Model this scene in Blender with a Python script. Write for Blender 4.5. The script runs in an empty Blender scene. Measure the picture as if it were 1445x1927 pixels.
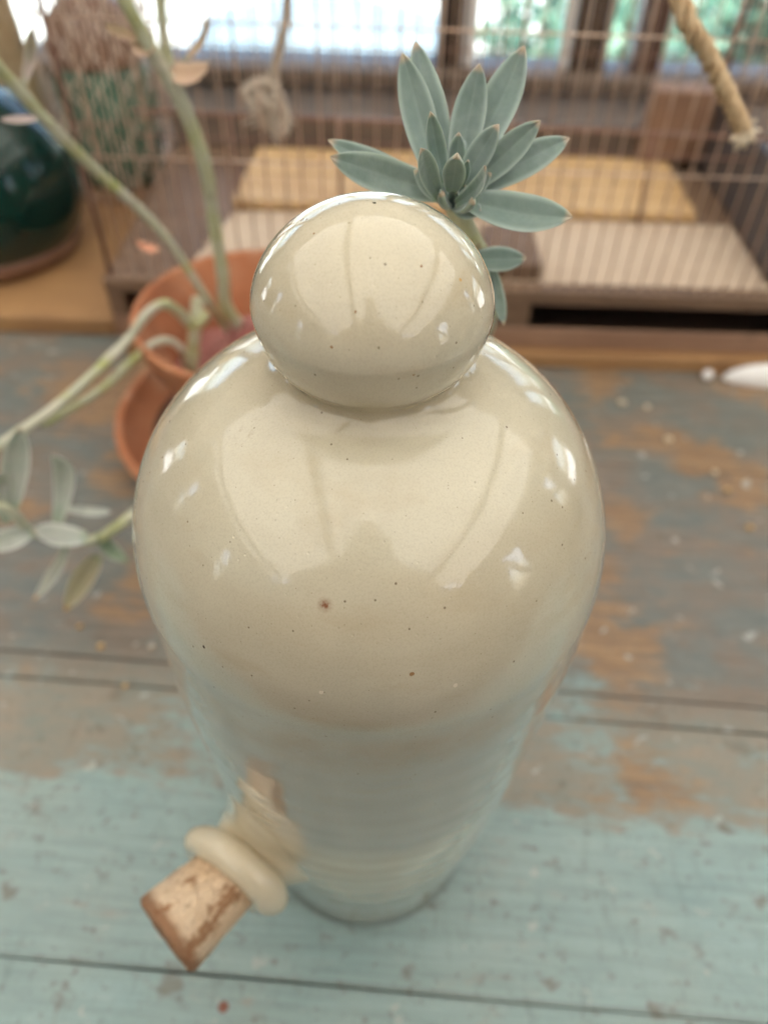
import bpy, math, random
from mathutils import Vector, Matrix, noise
random.seed(7)
sc = bpy.context.scene
C = sc.collection
R = math.radians

# ------------------------------------------------------------------ camera
cam_d = bpy.data.cameras.new('camera'); cam = bpy.data.objects.new('camera', cam_d); C.objects.link(cam)
CAM = Vector((0.00418, -0.16504, 0.41661))
RT = Vector((0.99953379, 0.0221471, 0.02101682)); UP = Vector((-0.03053196, 0.72503619, 0.68803366)); FW = Vector((0.0, 0.68835458, -0.72537437))
cam.matrix_world = Matrix(((RT.x, UP.x, -FW.x, CAM.x), (RT.y, UP.y, -FW.y, CAM.y), (RT.z, UP.z, -FW.z, CAM.z), (0, 0, 0, 1)))
cam_d.sensor_fit = 'VERTICAL'; cam_d.sensor_height = 36.0; cam_d.lens = 27.03
cam_d.clip_start = 0.005; cam_d.clip_end = 500
cam_d.dof.use_dof = True; cam_d.dof.focus_distance = 0.184; cam_d.dof.aperture_fstop = 7.6; cam_d.dof.aperture_blades = 0
sc.camera = cam

# ------------------------------------------------------------------ sky and sun
SUN_EL, SUN_ROT = R(62), R(150)
w = bpy.data.worlds.new('World'); sc.world = w; w.use_nodes = True
nt = w.node_tree; nt.nodes.clear()
sky = nt.nodes.new('ShaderNodeTexSky'); sky.sky_type = 'NISHITA'; sky.sun_disc = False
sky.sun_elevation = SUN_EL; sky.sun_rotation = SUN_ROT; sky.air_density = 1.0; sky.dust_density = 3.5; sky.ozone_density = 0.6; sky.altitude = 0
bg = nt.nodes.new('ShaderNodeBackground'); bg.inputs['Strength'].default_value = 0.15
wo = nt.nodes.new('ShaderNodeOutputWorld')
nt.links.new(sky.outputs[0], bg.inputs[0]); nt.links.new(bg.outputs[0], wo.inputs[0])
sl = bpy.data.lights.new('sun', 'SUN'); sl.energy = 2.2; sl.angle = R(14); sl.color = (1.0, 0.91, 0.76)
sun = bpy.data.objects.new('sun', sl); C.objects.link(sun)
# Nishita: rotation 0 puts the sun towards +Y, turning clockwise seen from above
sd = Vector((math.sin(SUN_ROT) * math.cos(SUN_EL), math.cos(SUN_ROT) * math.cos(SUN_EL), math.sin(SUN_EL)))
sun.rotation_euler = (-sd).to_track_quat('-Z', 'Y').to_euler(); sun.location = sd * 10
sc.view_settings.view_transform = 'Standard'; sc.view_settings.look = 'None'
sc.view_settings.exposure = 2.52; sc.view_settings.gamma = 1.0
sc.render.engine = 'CYCLES'
sc.cycles.use_denoising = True
sc.cycles.max_bounces = 8; sc.cycles.transparent_max_bounces = 12
sc.cycles.caustics_reflective = False; sc.cycles.caustics_refractive = False

# ------------------------------------------------------------------ material helpers
class NB:
    def __init__(s, name):
        s.m = bpy.data.materials.new(name); s.m.use_nodes = True; s.t = s.m.node_tree; s.t.nodes.clear()
        s.out = s.n('ShaderNodeOutputMaterial'); s.b = s.n('ShaderNodeBsdfPrincipled'); s.l(s.b.outputs[0], s.out.inputs[0])
        s.co = s.n('ShaderNodeTexCoord').outputs['Object']
    def n(s, t, **k):
        x = s.t.nodes.new(t)
        for a, v in k.items(): setattr(x, a, v)
        return x
    def l(s, a, b): s.t.links.new(a, b)
    def put(s, sock, v):
        if isinstance(v, bpy.types.NodeSocket): s.l(v, sock)
        else: sock.default_value = v
    def set(s, **k):
        for a, v in k.items():
            a = a.replace('_', ' ')
            s.put(s.b.inputs[a], v if not (isinstance(v, tuple) and len(v) == 3 and 'Color' in a or a == 'Base Color' and isinstance(v, tuple)) else (*v[:3], 1))
        return s
    def map(s, scale=(1, 1, 1), rot=(0, 0, 0), loc=(0, 0, 0), src=None):
        m = s.n('ShaderNodeMapping'); s.l(src or s.co, m.inputs[0]); m.inputs['Scale'].default_value = scale
        m.inputs['Rotation'].default_value = rot; m.inputs['Location'].default_value = loc; return m.outputs[0]
    def noise(s, scale, detail=4, rough=.55, src=None, dist=0.0):
        x = s.n('ShaderNodeTexNoise'); s.l(src or s.co, x.inputs['Vector']); x.inputs['Scale'].default_value = scale
        x.inputs['Detail'].default_value = detail; x.inputs['Roughness'].default_value = rough; x.inputs['Distortion'].default_value = dist
        return x.outputs['Fac']
    def vor(s, scale, src=None, feature='F1', out='Distance', rnd=1.0):
        x = s.n('ShaderNodeTexVoronoi'); x.feature = feature; s.l(src or s.co, x.inputs['Vector']); x.inputs['Scale'].default_value = scale
        x.inputs['Randomness'].default_value = rnd
        return x.outputs[out]
    def ramp(s, v, stops, interp='LINEAR'):
        x = s.n('ShaderNodeValToRGB'); s.l(v, x.inputs[0]); cr = x.color_ramp; cr.interpolation = interp
        while len(cr.elements) < len(stops): cr.elements.new(0.5)
        for e, (p, c) in zip(cr.elements, stops):
            e.position = p; e.color = (c, c, c, 1) if isinstance(c, (int, float)) else (*c, 1)
        return x.outputs[0]
    def mix(s, f, a, b, mode='MIX'):
        x = s.n('ShaderNodeMix', data_type='RGBA', blend_type=mode); s.put(x.inputs[0], f)
        s.put(x.inputs[6], (*a, 1) if isinstance(a, tuple) else a); s.put(x.inputs[7], (*b, 1) if isinstance(b, tuple) else b); return x.outputs[2]
    def math(s, op, a, b=0.0, c=None, clamp=False):
        x = s.n('ShaderNodeMath', operation=op); x.use_clamp = clamp; s.put(x.inputs[0], a); s.put(x.inputs[1], b)
        if c is not None: s.put(x.inputs[2], c)
        return x.outputs[0]
    def sep(s, src=None):
        x = s.n('ShaderNodeSeparateXYZ'); s.l(src or s.co, x.inputs[0]); return x.outputs
    def mr(s, v, a, b, c=0.0, d=1.0, smooth=True):
        x = s.n('ShaderNodeMapRange'); x.interpolation_type = 'SMOOTHSTEP' if smooth else 'LINEAR'; s.put(x.inputs[0], v)
        for i, q in enumerate((a, b, c, d)): x.inputs[i + 1].default_value = q
        return x.outputs[0]
    def bump(s, h, strength=.3, dist=.001):
        x = s.n('ShaderNodeBump'); x.inputs['Strength'].default_value = strength; x.inputs['Distance'].default_value = dist
        s.l(h, x.inputs['Height']); s.l(x.outputs[0], s.b.inputs['Normal']); return s
    def attr(s, name):
        x = s.n('ShaderNodeAttribute'); x.attribute_name = name; return x.outputs['Fac']

def lerp3(a, b, t): return tuple(a[i] + (b[i] - a[i]) * t for i in range(3))

# ------------------------------------------------------------------ mesh helpers
def mesh(name, V, F, mat, smooth=False, attrs=None):
    me = bpy.data.meshes.new(name); me.from_pydata([tuple(v) for v in V], [], F); me.materials.append(mat)
    if smooth: me.polygons.foreach_set('use_smooth', [True] * len(me.polygons))
    for k, vals in (attrs or {}).items():
        a = me.attributes.new(k, 'FLOAT', 'POINT'); a.data.foreach_set('value', vals)
    me.update(); return me
def obj(name, me, parent=None, loc=None, kind=None):
    o = bpy.data.objects.new(name, me); C.objects.link(o)
    if parent: o.parent = parent
    if loc: o.location = loc
    if kind: o['kind'] = kind
    return o
def tag(o, label=None, cat=None, group=None, kind=None):
    if label: o['label'] = label
    if cat: o['category'] = cat
    if group: o['group'] = group
    if kind: o['kind'] = kind
    return o
def thing(name, label, cat, loc=(0, 0, 0), rz=0, group=None):
    o = bpy.data.objects.new(name, None); o.empty_display_size = .02; C.objects.link(o); o.location = loc; o.rotation_euler = (0, 0, rz)
    return tag(o, label, cat, group)
BOXF = [(0, 3, 2, 1), (4, 5, 6, 7), (0, 1, 5, 4), (1, 2, 6, 5), (2, 3, 7, 6), (3, 0, 4, 7)]
def box_data(x0, x1, y0, y1, z0, z1, bev=0.0, V=None, F=None, M=None):
    """box with chamfered edges as (V, F)"""
    V = [] if V is None else V; F = [] if F is None else F; n = len(V)
    if bev <= 0:
        P = [(x0, y0, z0), (x1, y0, z0), (x1, y1, z0), (x0, y1, z0), (x0, y0, z1), (x1, y0, z1), (x1, y1, z1), (x0, y1, z1)]
        Fs = BOXF
    else:
        P = []; idx = {}
        X, Y, Z = (x0, x1), (y0, y1), (z0, z1)
        for i in (0, 1):
            for j in (0, 1):
                for k in (0, 1):
                    sx, sy, sz = 1 - 2 * i, 1 - 2 * j, 1 - 2 * k
                    for a, d in enumerate(((0, bev * sy, bev * sz), (bev * sx, 0, bev * sz), (bev * sx, bev * sy, 0))):
                        idx[i, j, k, a] = len(P); P.append((X[i] + d[0], Y[j] + d[1], Z[k] + d[2]))
        Fs = []
        for a, (u, v) in enumerate(((1, 2), (0, 2), (0, 1))):
            for s in (0, 1):
                q = []
                for (p, r) in ((0, 0), (1, 0), (1, 1), (0, 1)):
                    c = [0, 0, 0]; c[a] = s; c[u] = p; c[v] = r; q.append(idx[c[0], c[1], c[2], a])
                Fs.append(tuple(q))
        for a in range(3):
            u, v = [q for q in range(3) if q != a]
            for p in (0, 1):
                for r in (0, 1):
                    c0 = [0, 0, 0]; c0[u] = p; c0[v] = r; c1 = list(c0); c1[a] = 1
                    Fs.append((idx[(*c0, u)], idx[(*c1, u)], idx[(*c1, v)], idx[(*c0, v)]))
        for i in (0, 1):
            for j in (0, 1):
                for k in (0, 1): Fs.append((idx[i, j, k, 0], idx[i, j, k, 1], idx[i, j, k, 2]))
    for p in P: V.append(tuple(M @ Vector(p)) if M else p)
    cen = Vector(((x0 + x1) / 2, (y0 + y1) / 2, (z0 + z1) / 2))
    for f in Fs:
        a, b, c = (Vector(P[f[0]]), Vector(P[f[1]]), Vector(P[f[2]]))
        if (b - a).cross(c - a).dot((a + b + c) / 3 - cen) < 0: f = tuple(reversed(f))
        F.append(tuple(n + q for q in f))
    return V, F
def box(name, x0, x1, y0, y1, z0, z1, mat, parent=None, bev=.001, kind=None):
    V, F = box_data(x0, x1, y0, y1, z0, z1, bev); return obj(name, mesh(name, V, F, mat), parent, kind=kind)
def smooth_path(pts, n):
    """Catmull-Rom through pts"""
    P = [Vector(p) for p in pts]; P = [P[0] * 2 - P[1]] + P + [P[-1] * 2 - P[-2]]; out = []
    for i in range(1, len(P) - 2):
        for k in range(n):
            t = k / n; a, b, c, d = P[i - 1:i + 3]
            out.append(.5 * ((2 * b) + (c - a) * t + (2 * a - 5 * b + 4 * c - d) * t * t + (3 * b - a - 3 * c + d) * t ** 3))
    out.append(P[-2]); return out
def tube_data(path, rad, sides=8, V=None, F=None, T=None, cap=True):
    V = [] if V is None else V; F = [] if F is None else F; n0 = len(V); P = [Vector(p) for p in path]
    prev = None
    for i, p in enumerate(P):
        t = (P[min(i + 1, len(P) - 1)] - P[max(i - 1, 0)]).normalized()
        if prev is None: a = t.orthogonal().normalized()
        else: a = (prev - t * prev.dot(t)).normalized()
        prev = a; b = t.cross(a); r = rad(i / (len(P) - 1)) if callable(rad) else rad
        for k in range(sides):
            h = 2 * math.pi * k / sides; V.append(tuple(p + (a * math.cos(h) + b * math.sin(h)) * r))
            if T is not None: T.append(i / (len(P) - 1))
    for i in range(len(P) - 1):
        for k in range(sides):
            a = n0 + i * sides + k; b = n0 + i * sides + (k + 1) % sides; F.append((a, b, b + sides, a + sides))
    if cap:
        F.append(tuple(n0 + k for k in reversed(range(sides)))); F.append(tuple(n0 + (len(P) - 1) * sides + k for k in range(sides)))
    return V, F
def lathe_data(prof, seg=64, M=None, close=False):
    """prof: list of (r, z), surface outward for increasing z"""
    V, F = [], []
    for r, z in prof:
        for k in range(seg):
            a = 2 * math.pi * k / seg; v = Vector((r * math.cos(a), r * math.sin(a), z)); V.append(tuple(M @ v) if M else tuple(v))
    for i in range(len(prof) - 1):
        for k in range(seg):
            a = i * seg + k; b = i * seg + (k + 1) % seg; F.append((a, b, b + seg, a + seg))
    return V, F
def sub(o, lv=1):
    m = o.modifiers.new('subdivision', 'SUBSURF'); m.levels = lv; m.render_levels = lv; return o

# ------------------------------------------------------------------ materials
def glaze_mat(marks):
    s = NB('stoneware_glaze'); z = s.sep()[2]
    n1 = s.noise(22, 5, .6); n2 = s.noise(9, 3, .5, s.map((1, 1, 5)))
    col = s.mix(s.ramp(n1, [(.35, 0), (.65, 1)]), (.625, .58, .445), (.565, .52, .395))
    col = s.mix(s.math('MULTIPLY', s.ramp(n2, [(.42, 0), (.62, 1)]), .35), col, (.50, .41, .27))
    # the lower wall is greyer clay, with its shade painted into the tone
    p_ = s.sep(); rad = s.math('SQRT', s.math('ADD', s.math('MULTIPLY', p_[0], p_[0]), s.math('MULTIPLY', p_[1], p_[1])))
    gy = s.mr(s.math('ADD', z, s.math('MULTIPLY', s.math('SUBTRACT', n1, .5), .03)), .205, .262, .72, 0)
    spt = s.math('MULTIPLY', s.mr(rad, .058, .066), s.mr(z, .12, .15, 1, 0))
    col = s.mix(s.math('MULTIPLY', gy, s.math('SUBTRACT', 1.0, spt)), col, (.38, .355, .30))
    col = s.mix(s.math('MULTIPLY', spt, .6), col, (.76, .66, .47))  # cream spout, its catch of light painted in as a paler tone
    # rusty band under the shoulder
    zb = s.math('ABSOLUTE', s.math('SUBTRACT', s.math('ADD', z, s.math('MULTIPLY', n2, .012)), .228))
    col = s.mix(s.math('MULTIPLY', s.mr(zb, .002, .016, 1, 0), s.ramp(n1, [(.40, .2), (.62, .75)])), col, (.40, .27, .15))
    col = s.mix(s.math('MULTIPLY', s.mr(s.math('ABSOLUTE', s.math('SUBTRACT', z, .2985)), .0005, .0040, .55, 0), s.ramp(n1, [(.3, .4), (.6, 1)])), col, (.36, .30, .19))   # glaze pooled in the neck
    f = s.vor(1500, rnd=1.0); fine = s.noise(1800, 2, .6)
    col = s.mix(s.ramp(fine, [(.30, .16), (.55, 0)]), col, (.28, .22, .14))
    # pinprick iron specks
    for sc_, th, amt, c in ((260, .11, .75, (.10, .06, .03)), (120, .05, .8, (.14, .08, .04)), (520, .13, .4, (.20, .14, .08))):
        x = s.n('ShaderNodeTexVoronoi'); s.l(s.co, x.inputs['Vector']); x.inputs['Scale'].default_value = sc_
        sel = s.ramp(s.sep(x.outputs['Color'])[0], [(.55, 0), (.75, 1)])
        col = s.mix(s.math('MULTIPLY', s.mr(x.outputs['Distance'], th * .45, th, amt, 0), sel), col, c)
    wob = s.math('MULTIPLY', s.math('SUBTRACT', s.noise(1300, 3, .6), .5), .0010)
    CC = {'r': (.22, .055, .012), 'k': (.07, .04, .02), 'b': (.28, .15, .06), 'w': (.75, .68, .56), 'o': (.60, .36, .12), 'g': (.20, .17, .10)}
    for p, r, k in marks:
        d = s.n('ShaderNodeVectorMath', operation='DISTANCE'); s.l(s.co, d.inputs[0]); d.inputs[1].default_value = p
        col = s.mix(s.mr(s.math('ADD', d.outputs['Value'], wob), r * .75, r * 1.25, .97, 0), col, CC[k])
        if k == 'r':
            col = s.mix(s.mr(s.math('ADD', d.outputs['Value'], wob), r * .9, r * 2.2, .35, 0), col, CC[k])
    st = s.ramp(s.noise(34, 4, .6, s.map((1, 1, 3.2), loc=(5, 2, 1))), [(.56, 0), (.74, .34)])
    col = s.mix(st, col, (.46, .36, .22))
    # rubbed brown scuff on the left of the shoulder
    d = s.n('ShaderNodeVectorMath', operation='DISTANCE'); s.l(s.co, d.inputs[0]); d.inputs[1].default_value = (-.031, -.024, .2945)
    col = s.mix(s.math('MULTIPLY', s.mr(d.outputs['Value'], .001, .009, .45, 0), s.ramp(s.noise(420, 5, .75), [(.50, 0), (.70, 1)])), col, (.30, .20, .12))
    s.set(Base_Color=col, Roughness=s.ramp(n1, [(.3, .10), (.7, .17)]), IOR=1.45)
    s.b.inputs['Coat Weight'].default_value = .95; s.b.inputs['Coat Roughness'].default_value = .02; s.b.inputs['Coat IOR'].default_value = 1.5; s.b.inputs['Specular IOR Level'].default_value = .2
    pit = s.mr(s.vor(230, s.map((1, 1, 1), loc=(.3, .2, .7))), .03, .10, -.10, 0)
    h = s.math('ADD', s.math('ADD', s.math('MULTIPLY', s.noise(60, 3, .45), .38), pit), s.math('MULTIPLY', s.noise(950, 2, .5), .035))
    s.bump(h, .16, .004)
    bn = [n for n in s.t.nodes if n.type == 'BUMP'][0]; s.l(bn.outputs[0], s.b.inputs['Coat Normal'])
    return s.m

def plank_mat():
    s = NB('worn_teal_paint'); x, y, z = s.sep()
    big = s.noise(9, 4, .55, s.map((.85, 1.15, 1), loc=(3.1, 1.7, 0)))
    mid = s.noise(24, 5, .65, s.map((.75, 1.25, 1), loc=(.4, 5, 0)))
    fine = s.noise(70, 6, .75, s.map((.55, 1.7, 1)))
    grain = s.noise(230, 6, .75, s.map((.05, 1.0, 1)))
    cross = s.noise(150, 4, .7, s.map((1.0, .22, 1), loc=(2, 8, 0)))          # brush and saw marks across the board
    yy = s.math('ADD', y, s.math('MULTIPLY', s.math('SUBTRACT', mid, .5), .045))
    wear = s.math('ADD', s.mr(yy, .000, .022, 0, .46), s.mr(yy, .07, .17, 0, .34))
    teal = s.mix(s.ramp(mid, [(.3, 0), (.7, 1)]), (.235, .350, .345), (.330, .445, .430))
    teal = s.mix(s.math('MULTIPLY', s.ramp(big, [(.4, 0), (.65, 1)]), .5), teal, (.34, .39, .35))
    teal = s.mix(s.math('MULTIPLY', s.ramp(grain, [(.38, 1), (.58, 0)]), .45), teal, (.165, .225, .205))
    teal = s.mix(s.math('MULTIPLY', s.ramp(cross, [(.55, 0), (.75, 1)]), .55), teal, (.155, .20, .175))
    teal = s.mix(s.math('MULTIPLY', s.ramp(fine, [(.55, 0), (.75, 1)]), .5), teal, (.43, .50, .47))
    grey = s.mix(s.ramp(fine, [(.3, 0), (.7, 1)]), (.105, .125, .12), (.20, .205, .18))
    grey = s.mix(s.ramp(mid, [(.42, 0), (.60, 1)]), grey, s.mix(s.ramp(grain, [(.35, 0), (.65, 1)]), (.145, .115, .085), (.245, .20, .16)))
    wood = s.mix(s.ramp(fine, [(.3, 0), (.7, 1)]), (.23, .13, .065), (.44, .275, .13))
    wood = s.mix(s.math('MULTIPLY', s.ramp(grain, [(.4, 1), (.6, 0)]), .6), wood, (.15, .085, .05))
    tealish = s.mix(s.ramp(fine, [(.35, 0), (.65, 1)]), (.20, .225, .195), (.30, .245, .185))
    a = s.math('ADD', wear, s.math('MULTIPLY', s.math('SUBTRACT', big, .5), 1.5))
    a = s.math('ADD', a, s.math('MULTIPLY', s.math('SUBTRACT', fine, .5), 1.3))
    col = s.mix(s.mr(a, .12, .50), teal, s.mix(s.mr(yy, .055, .11), tealish, grey))
    b2 = s.math('ADD', s.math('ADD', wear, s.math('MULTIPLY', s.math('SUBTRACT', s.noise(11, 3, .5, s.map((.95, 1.15, 1), loc=(9, 4, 2))), .5), 3.2)), s.math('MULTIPLY', s.math('SUBTRACT', fine, .5), .9))
    col = s.mix(s.mr(b2, .76, 1.12, 0, .85), col, wood)
    # chips through to the wood
    for sc_, lo, st, amt, lc, c in ((44, .60, .08, .62, (1.3, 7, 0), (.16, .125, .09)), (95, .61, .07, .6, (8, 3, 0), (.15, .13, .10)), (170, .60, .08, .55, (5, 1, 0), (.14, .14, .115)), (60, .64, .04, .7, (2, 2, 6), (.44, .46, .42))):
        ch = s.ramp(s.noise(sc_, 4, .62, s.map((1, 1.25, 1), loc=lc)), [(lo, 0), (lo + st, 1)])
        col = s.mix(s.math('MULTIPLY', ch, amt), col, c)
    # long scratches
    sc2 = s.ramp(s.noise(34, 2, .5, s.map((1, .10, 1), rot=(0, 0, .35), loc=(4, 4, 0))), [(.70, 0), (.74, 1)])
    col = s.mix(s.math('MULTIPLY', sc2, .5), col, (.14, .125, .10))
    d = s.n('ShaderNodeVectorMath', operation='DISTANCE'); s.l(s.co, d.inputs[0]); d.inputs[1].default_value = (-.0583, -.0911, 0)
    col = s.mix(s.mr(s.math('ADD', d.outputs['Value'], s.math('MULTIPLY', s.math('SUBTRACT', fine, .5), .002)), .0018, .0030, .95, 0), col, (.21, .06, .028))
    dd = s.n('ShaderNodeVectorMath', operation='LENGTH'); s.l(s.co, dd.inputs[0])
    col = s.mix(s.math('MULTIPLY', s.mr(s.math('ABSOLUTE', s.math('SUBTRACT', dd.outputs['Value'], .0515)), .0004, .0028, .55, 0), s.ramp(fine, [(.3, .5), (.6, 1)])), col, (.12, .12, .10))   # contact shadow of the bottle painted as a dark ring round its foot
    # grime along the joints
    for q in (-.0788, .070, .088):
        g = s.math('ABSOLUTE', s.math('SUBTRACT', y, q + .0004))
        col = s.mix(s.math('MULTIPLY', s.mr(g, .0006, .0030, .4, 0), s.ramp(fine, [(.35, .2), (.6, 1)])), col, (.10, .07, .05))
    s.set(Base_Color=col, Roughness=s.ramp(mid, [(.3, .42), (.7, .62)]))
    h = s.math('ADD', s.math('MULTIPLY', grain, .5), s.math('ADD', s.math('MULTIPLY', s.mr(a, .12, .50), -.5), s.math('MULTIPLY', fine, .4)))
    s.bump(h, .5, .0010)
    return s.m

def wood_mat(name, c1, c2, c3, scale=1.0, rough=.6, axis='X', bump=.35):
    s = NB(name); sc_ = {'X': (.12, 1, 1), 'Y': (1, .12, 1), 'Z': (1, 1, .12)}[axis]
    rnd = s.n('ShaderNodeObjectInfo').outputs['Random']
    off = s.n('ShaderNodeCombineXYZ'); s.l(s.math('MULTIPLY', rnd, 9.0), off.inputs[2]); s.l(s.math('MULTIPLY', rnd, 5.0), off.inputs[0])
    va = s.n('ShaderNodeVectorMath', operation='ADD'); s.l(s.co, va.inputs[0]); s.l(off.outputs[0], va.inputs[1])
    g = s.noise(90 * scale, 5, .7, s.map(sc_, src=va.outputs[0]), dist=.6); b = s.noise(7 * scale, 4, .6, va.outputs[0])
    col = s.mix(s.ramp(g, [(.32, 0), (.68, 1)]), c1, c2); col = s.mix(s.ramp(b, [(.4, 0), (.72, .85)]), col, c3)
    st = s.ramp(s.noise(26 * scale, 4, .6, va.outputs[0]), [(.62, 0), (.72, .6)]); col = s.mix(st, col, tuple(q * .45 for q in c1))
    s.set(Base_Color=col, Roughness=rough); s.bump(g, bump, .001); return s.m

def simple(name, c, rough=.5, c2=None, scale=40, bump=0.0, metal=0.0, **k):
    s = NB(name); n = s.noise(scale, 4, .6)
    s.set(Base_Color=s.mix(s.ramp(n, [(.35, 0), (.65, 1)]), c, c2 or tuple(q * .75 for q in c)), Roughness=rough, Metallic=metal)
    for a, v in k.items(): s.b.inputs[a.replace('_', ' ')].default_value = v
    if bump: s.bump(n, bump, .001)
    return s.m

def leaf_mat(name, c, c2, tip, sheen=.5):
    s = NB(name); t = s.attr('along'); e = s.attr('edge')
    n = s.noise(140, 4, .65); rnd = s.n('ShaderNodeObjectInfo').outputs['Random']
    col = s.mix(s.ramp(n, [(.35, 0), (.68, 1)]), c, c2)
    col = s.mix(s.math('MULTIPLY', s.ramp(s.noise(45, 4, .6), [(.42, 0), (.68, 1)]), .45), col, (c[0] * .78, c[1] * .95, c[2] * .90))
    col = s.mix(s.math('MULTIPLY', rnd, .35), col, tuple(min(1, q * 1.35 + .03) for q in c))
    col = s.mix(s.mr(e, .60, 1.0, 0, .75), col, tuple(min(1, q * 1.3 + .10) for q in c2))   # felted margin
    col = s.mix(s.mr(e, .0, .14, .28, 0), col, tuple(q * 1.25 for q in c2))                # midrib
    col = s.mix(s.mr(s.math('ADD', t, s.math('MULTIPLY', n, .06)), .93, 1.0, 0, .8), col, tip)
    col = s.mix(s.mr(t, 0, .18, .5, 0), col, (.20, .30, .15))
    s.set(Base_Color=col, Roughness=.72)
    s.b.inputs['Sheen Weight'].default_value = sheen; s.b.inputs['Sheen Roughness'].default_value = .4; s.b.inputs['Sheen Tint'].default_value = (.9, .95, .9, 1)
    s.b.inputs['Subsurface Weight'].default_value = .12; s.b.inputs['Subsurface Radius'].default_value = (.002, .003, .001); s.b.inputs['Subsurface Scale'].default_value = 1
    s.bump(s.math('ADD', s.noise(420, 4, .7), s.math('MULTIPLY', n, .5)), .35, .0006); return s.m

def terracotta():
    s = NB('terracotta'); n = s.noise(30, 5, .65); f = s.noise(300, 4, .7)
    col = s.mix(s.ramp(n, [(.35, 0), (.65, 1)]), (.43, .155, .066), (.49, .215, .105))
    col = s.mix(s.ramp(s.noise(16, 5, .7), [(.52, 0), (.66, .5)]), col, (.56, .40, .29))
    col = s.mix(s.ramp(s.noise(9, 4, .6, s.map(loc=(3, 3, 3))), [(.54, 0), (.68, .6)]), col, (.22, .085, .045))
    col = s.mix(s.ramp(f, [(.3, .25), (.5, 0)]), col, (.30, .12, .06))
    s.set(Base_Color=col, Roughness=.82); s.bump(f, .25, .0008); return s.m

def cork_mat():
    s = NB('cork'); n = s.noise(60, 4, .6); f = s.noise(260, 5, .7)
    col = s.mix(s.ramp(n, [(.35, 0), (.65, 1)]), (.80, .62, .43), (.72, .52, .33))
    col = s.mix(s.ramp(s.noise(95, 5, .7, s.map((1, 1, .6), loc=(.3, .1, .21))), [(.53, 0), (.59, .85)]), col, (.33, .15, .06))
    v = s.vor(210, feature='DISTANCE_TO_EDGE'); col = s.mix(s.mr(v, .0, .04, .14, 0), col, (.30, .16, .08))
    col = s.mix(s.ramp(f, [(.32, .5), (.45, 0)]), col, (.22, .11, .05))
    end = s.sep()[2]   # the wine-dark end of the cork
    col = s.mix(s.mr(s.math('ADD', end, s.math('MULTIPLY', n, .006)), .0262, .0305, 0, .85), col, (.27, .115, .045))
    s.set(Base_Color=col, Roughness=.78); s.bump(s.math('ADD', f, s.math('MULTIPLY', s.mr(v, 0, .06), .5)), .7, .0012); return s.m

def glass_pane():
    s = NB('window_glass'); s.t.nodes.remove(s.b)
    tr = s.n('ShaderNodeBsdfTransparent'); tr.inputs[0].default_value = (.94, .97, .96, 1); gl = s.n('ShaderNodeBsdfGlossy'); gl.inputs['Roughness'].default_value = .01
    fr = s.n('ShaderNodeFresnel'); fr.inputs[0].default_value = 1.5; mx = s.n('ShaderNodeMixShader')
    s.l(fr.outputs[0], mx.inputs[0]); s.l(tr.outputs[0], mx.inputs[1]); s.l(gl.outputs[0], mx.inputs[2]); s.l(mx.outputs[0], s.out.inputs[0]); return s.m

M = {}
M['darkclay'] = simple('dark_clay', (.085, .04, .028), .8, (.06, .03, .02), 30, .3)
M['plank'] = plank_mat()
M['terracotta'] = terracotta()
M['cork'] = cork_mat()
M['pane'] = glass_pane()
M['pine'] = wood_mat('yellow_pine', (.60, .385, .18), (.72, .51, .27), (.52, .31, .14))
M['board'] = wood_mat('ochre_board', (.34, .185, .08), (.45, .26, .11), (.27, .14, .065))
M['brown'] = wood_mat('brown_wood', (.17, .10, .06), (.25, .16, .10), (.115, .07, .045))
M['tan'] = wood_mat('tan_wood', (.29, .165, .105), (.36, .22, .14), (.22, .12, .075))
M['dark'] = wood_mat('dark_post_wood', (.032, .019, .014), (.060, .034, .022), (.022, .014, .011), axis='Z')
M['redpost'] = wood_mat('red_brown_post_wood', (.10, .05, .035), (.15, .075, .05), (.06, .035, .028), axis='Z')
M['mauve'] = wood_mat('mauve_painted_board', (.52, .46, .42), (.58, .52, .47), (.42, .36, .32))
M['sill'] = wood_mat('dusty_brown_sill', (.17, .12, .09), (.23, .175, .135), (.13, .09, .065))
M['paper'] = simple('pale_paper', (.64, .51, .38), .85, (.58, .45, .33), 14)
M['slate'] = simple('grey_blue_metal', (.075, .072, .085), .55, (.13, .10, .09), 30, .2)
M['rust'] = simple('rusty_wire', (.22, .10, .065), .6, (.32, .20, .15), 90, .2, .1)
M['wire'] = simple('tarnished_wire', (.86, .70, .57), .34, (.62, .42, .30), 60, .1, .6)
M['net'] = simple('netting_wire', (.78, .68, .60), .6, (.66, .50, .38), 80, 0, 0)
M['black'] = simple('dark_recess', (.018, .014, .014), .9)
M['greenglass'] = simple('dark_green_glass', (.004, .034, .026), .12, (.003, .022, .018), 10, 0, 0, Coat_Weight=.2, Coat_Roughness=.03)
M['greenpale'] = simple('green_glazed_ware', (.03, .26, .19), .15, (.05, .16, .12), 20, 0)
M['brownglaze'] = simple('brown_glaze', (.17, .085, .06), .35, (.26, .15, .10), 30)
M['hessian'] = simple('hessian', (.55, .43, .27), .9, (.44, .32, .18), 60, .6)
M['rope'] = simple('hemp_rope', (.66, .50, .31), .9, (.46, .31, .17), 160, .5)
M['ropeend'] = simple('rope_fibres', (.78, .68, .52), .9, (.66, .54, .38), 120, .4)
M['paleropes'] = simple('pale_cord', (.62, .54, .45), .9, (.50, .41, .31), 120, .5)
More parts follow.
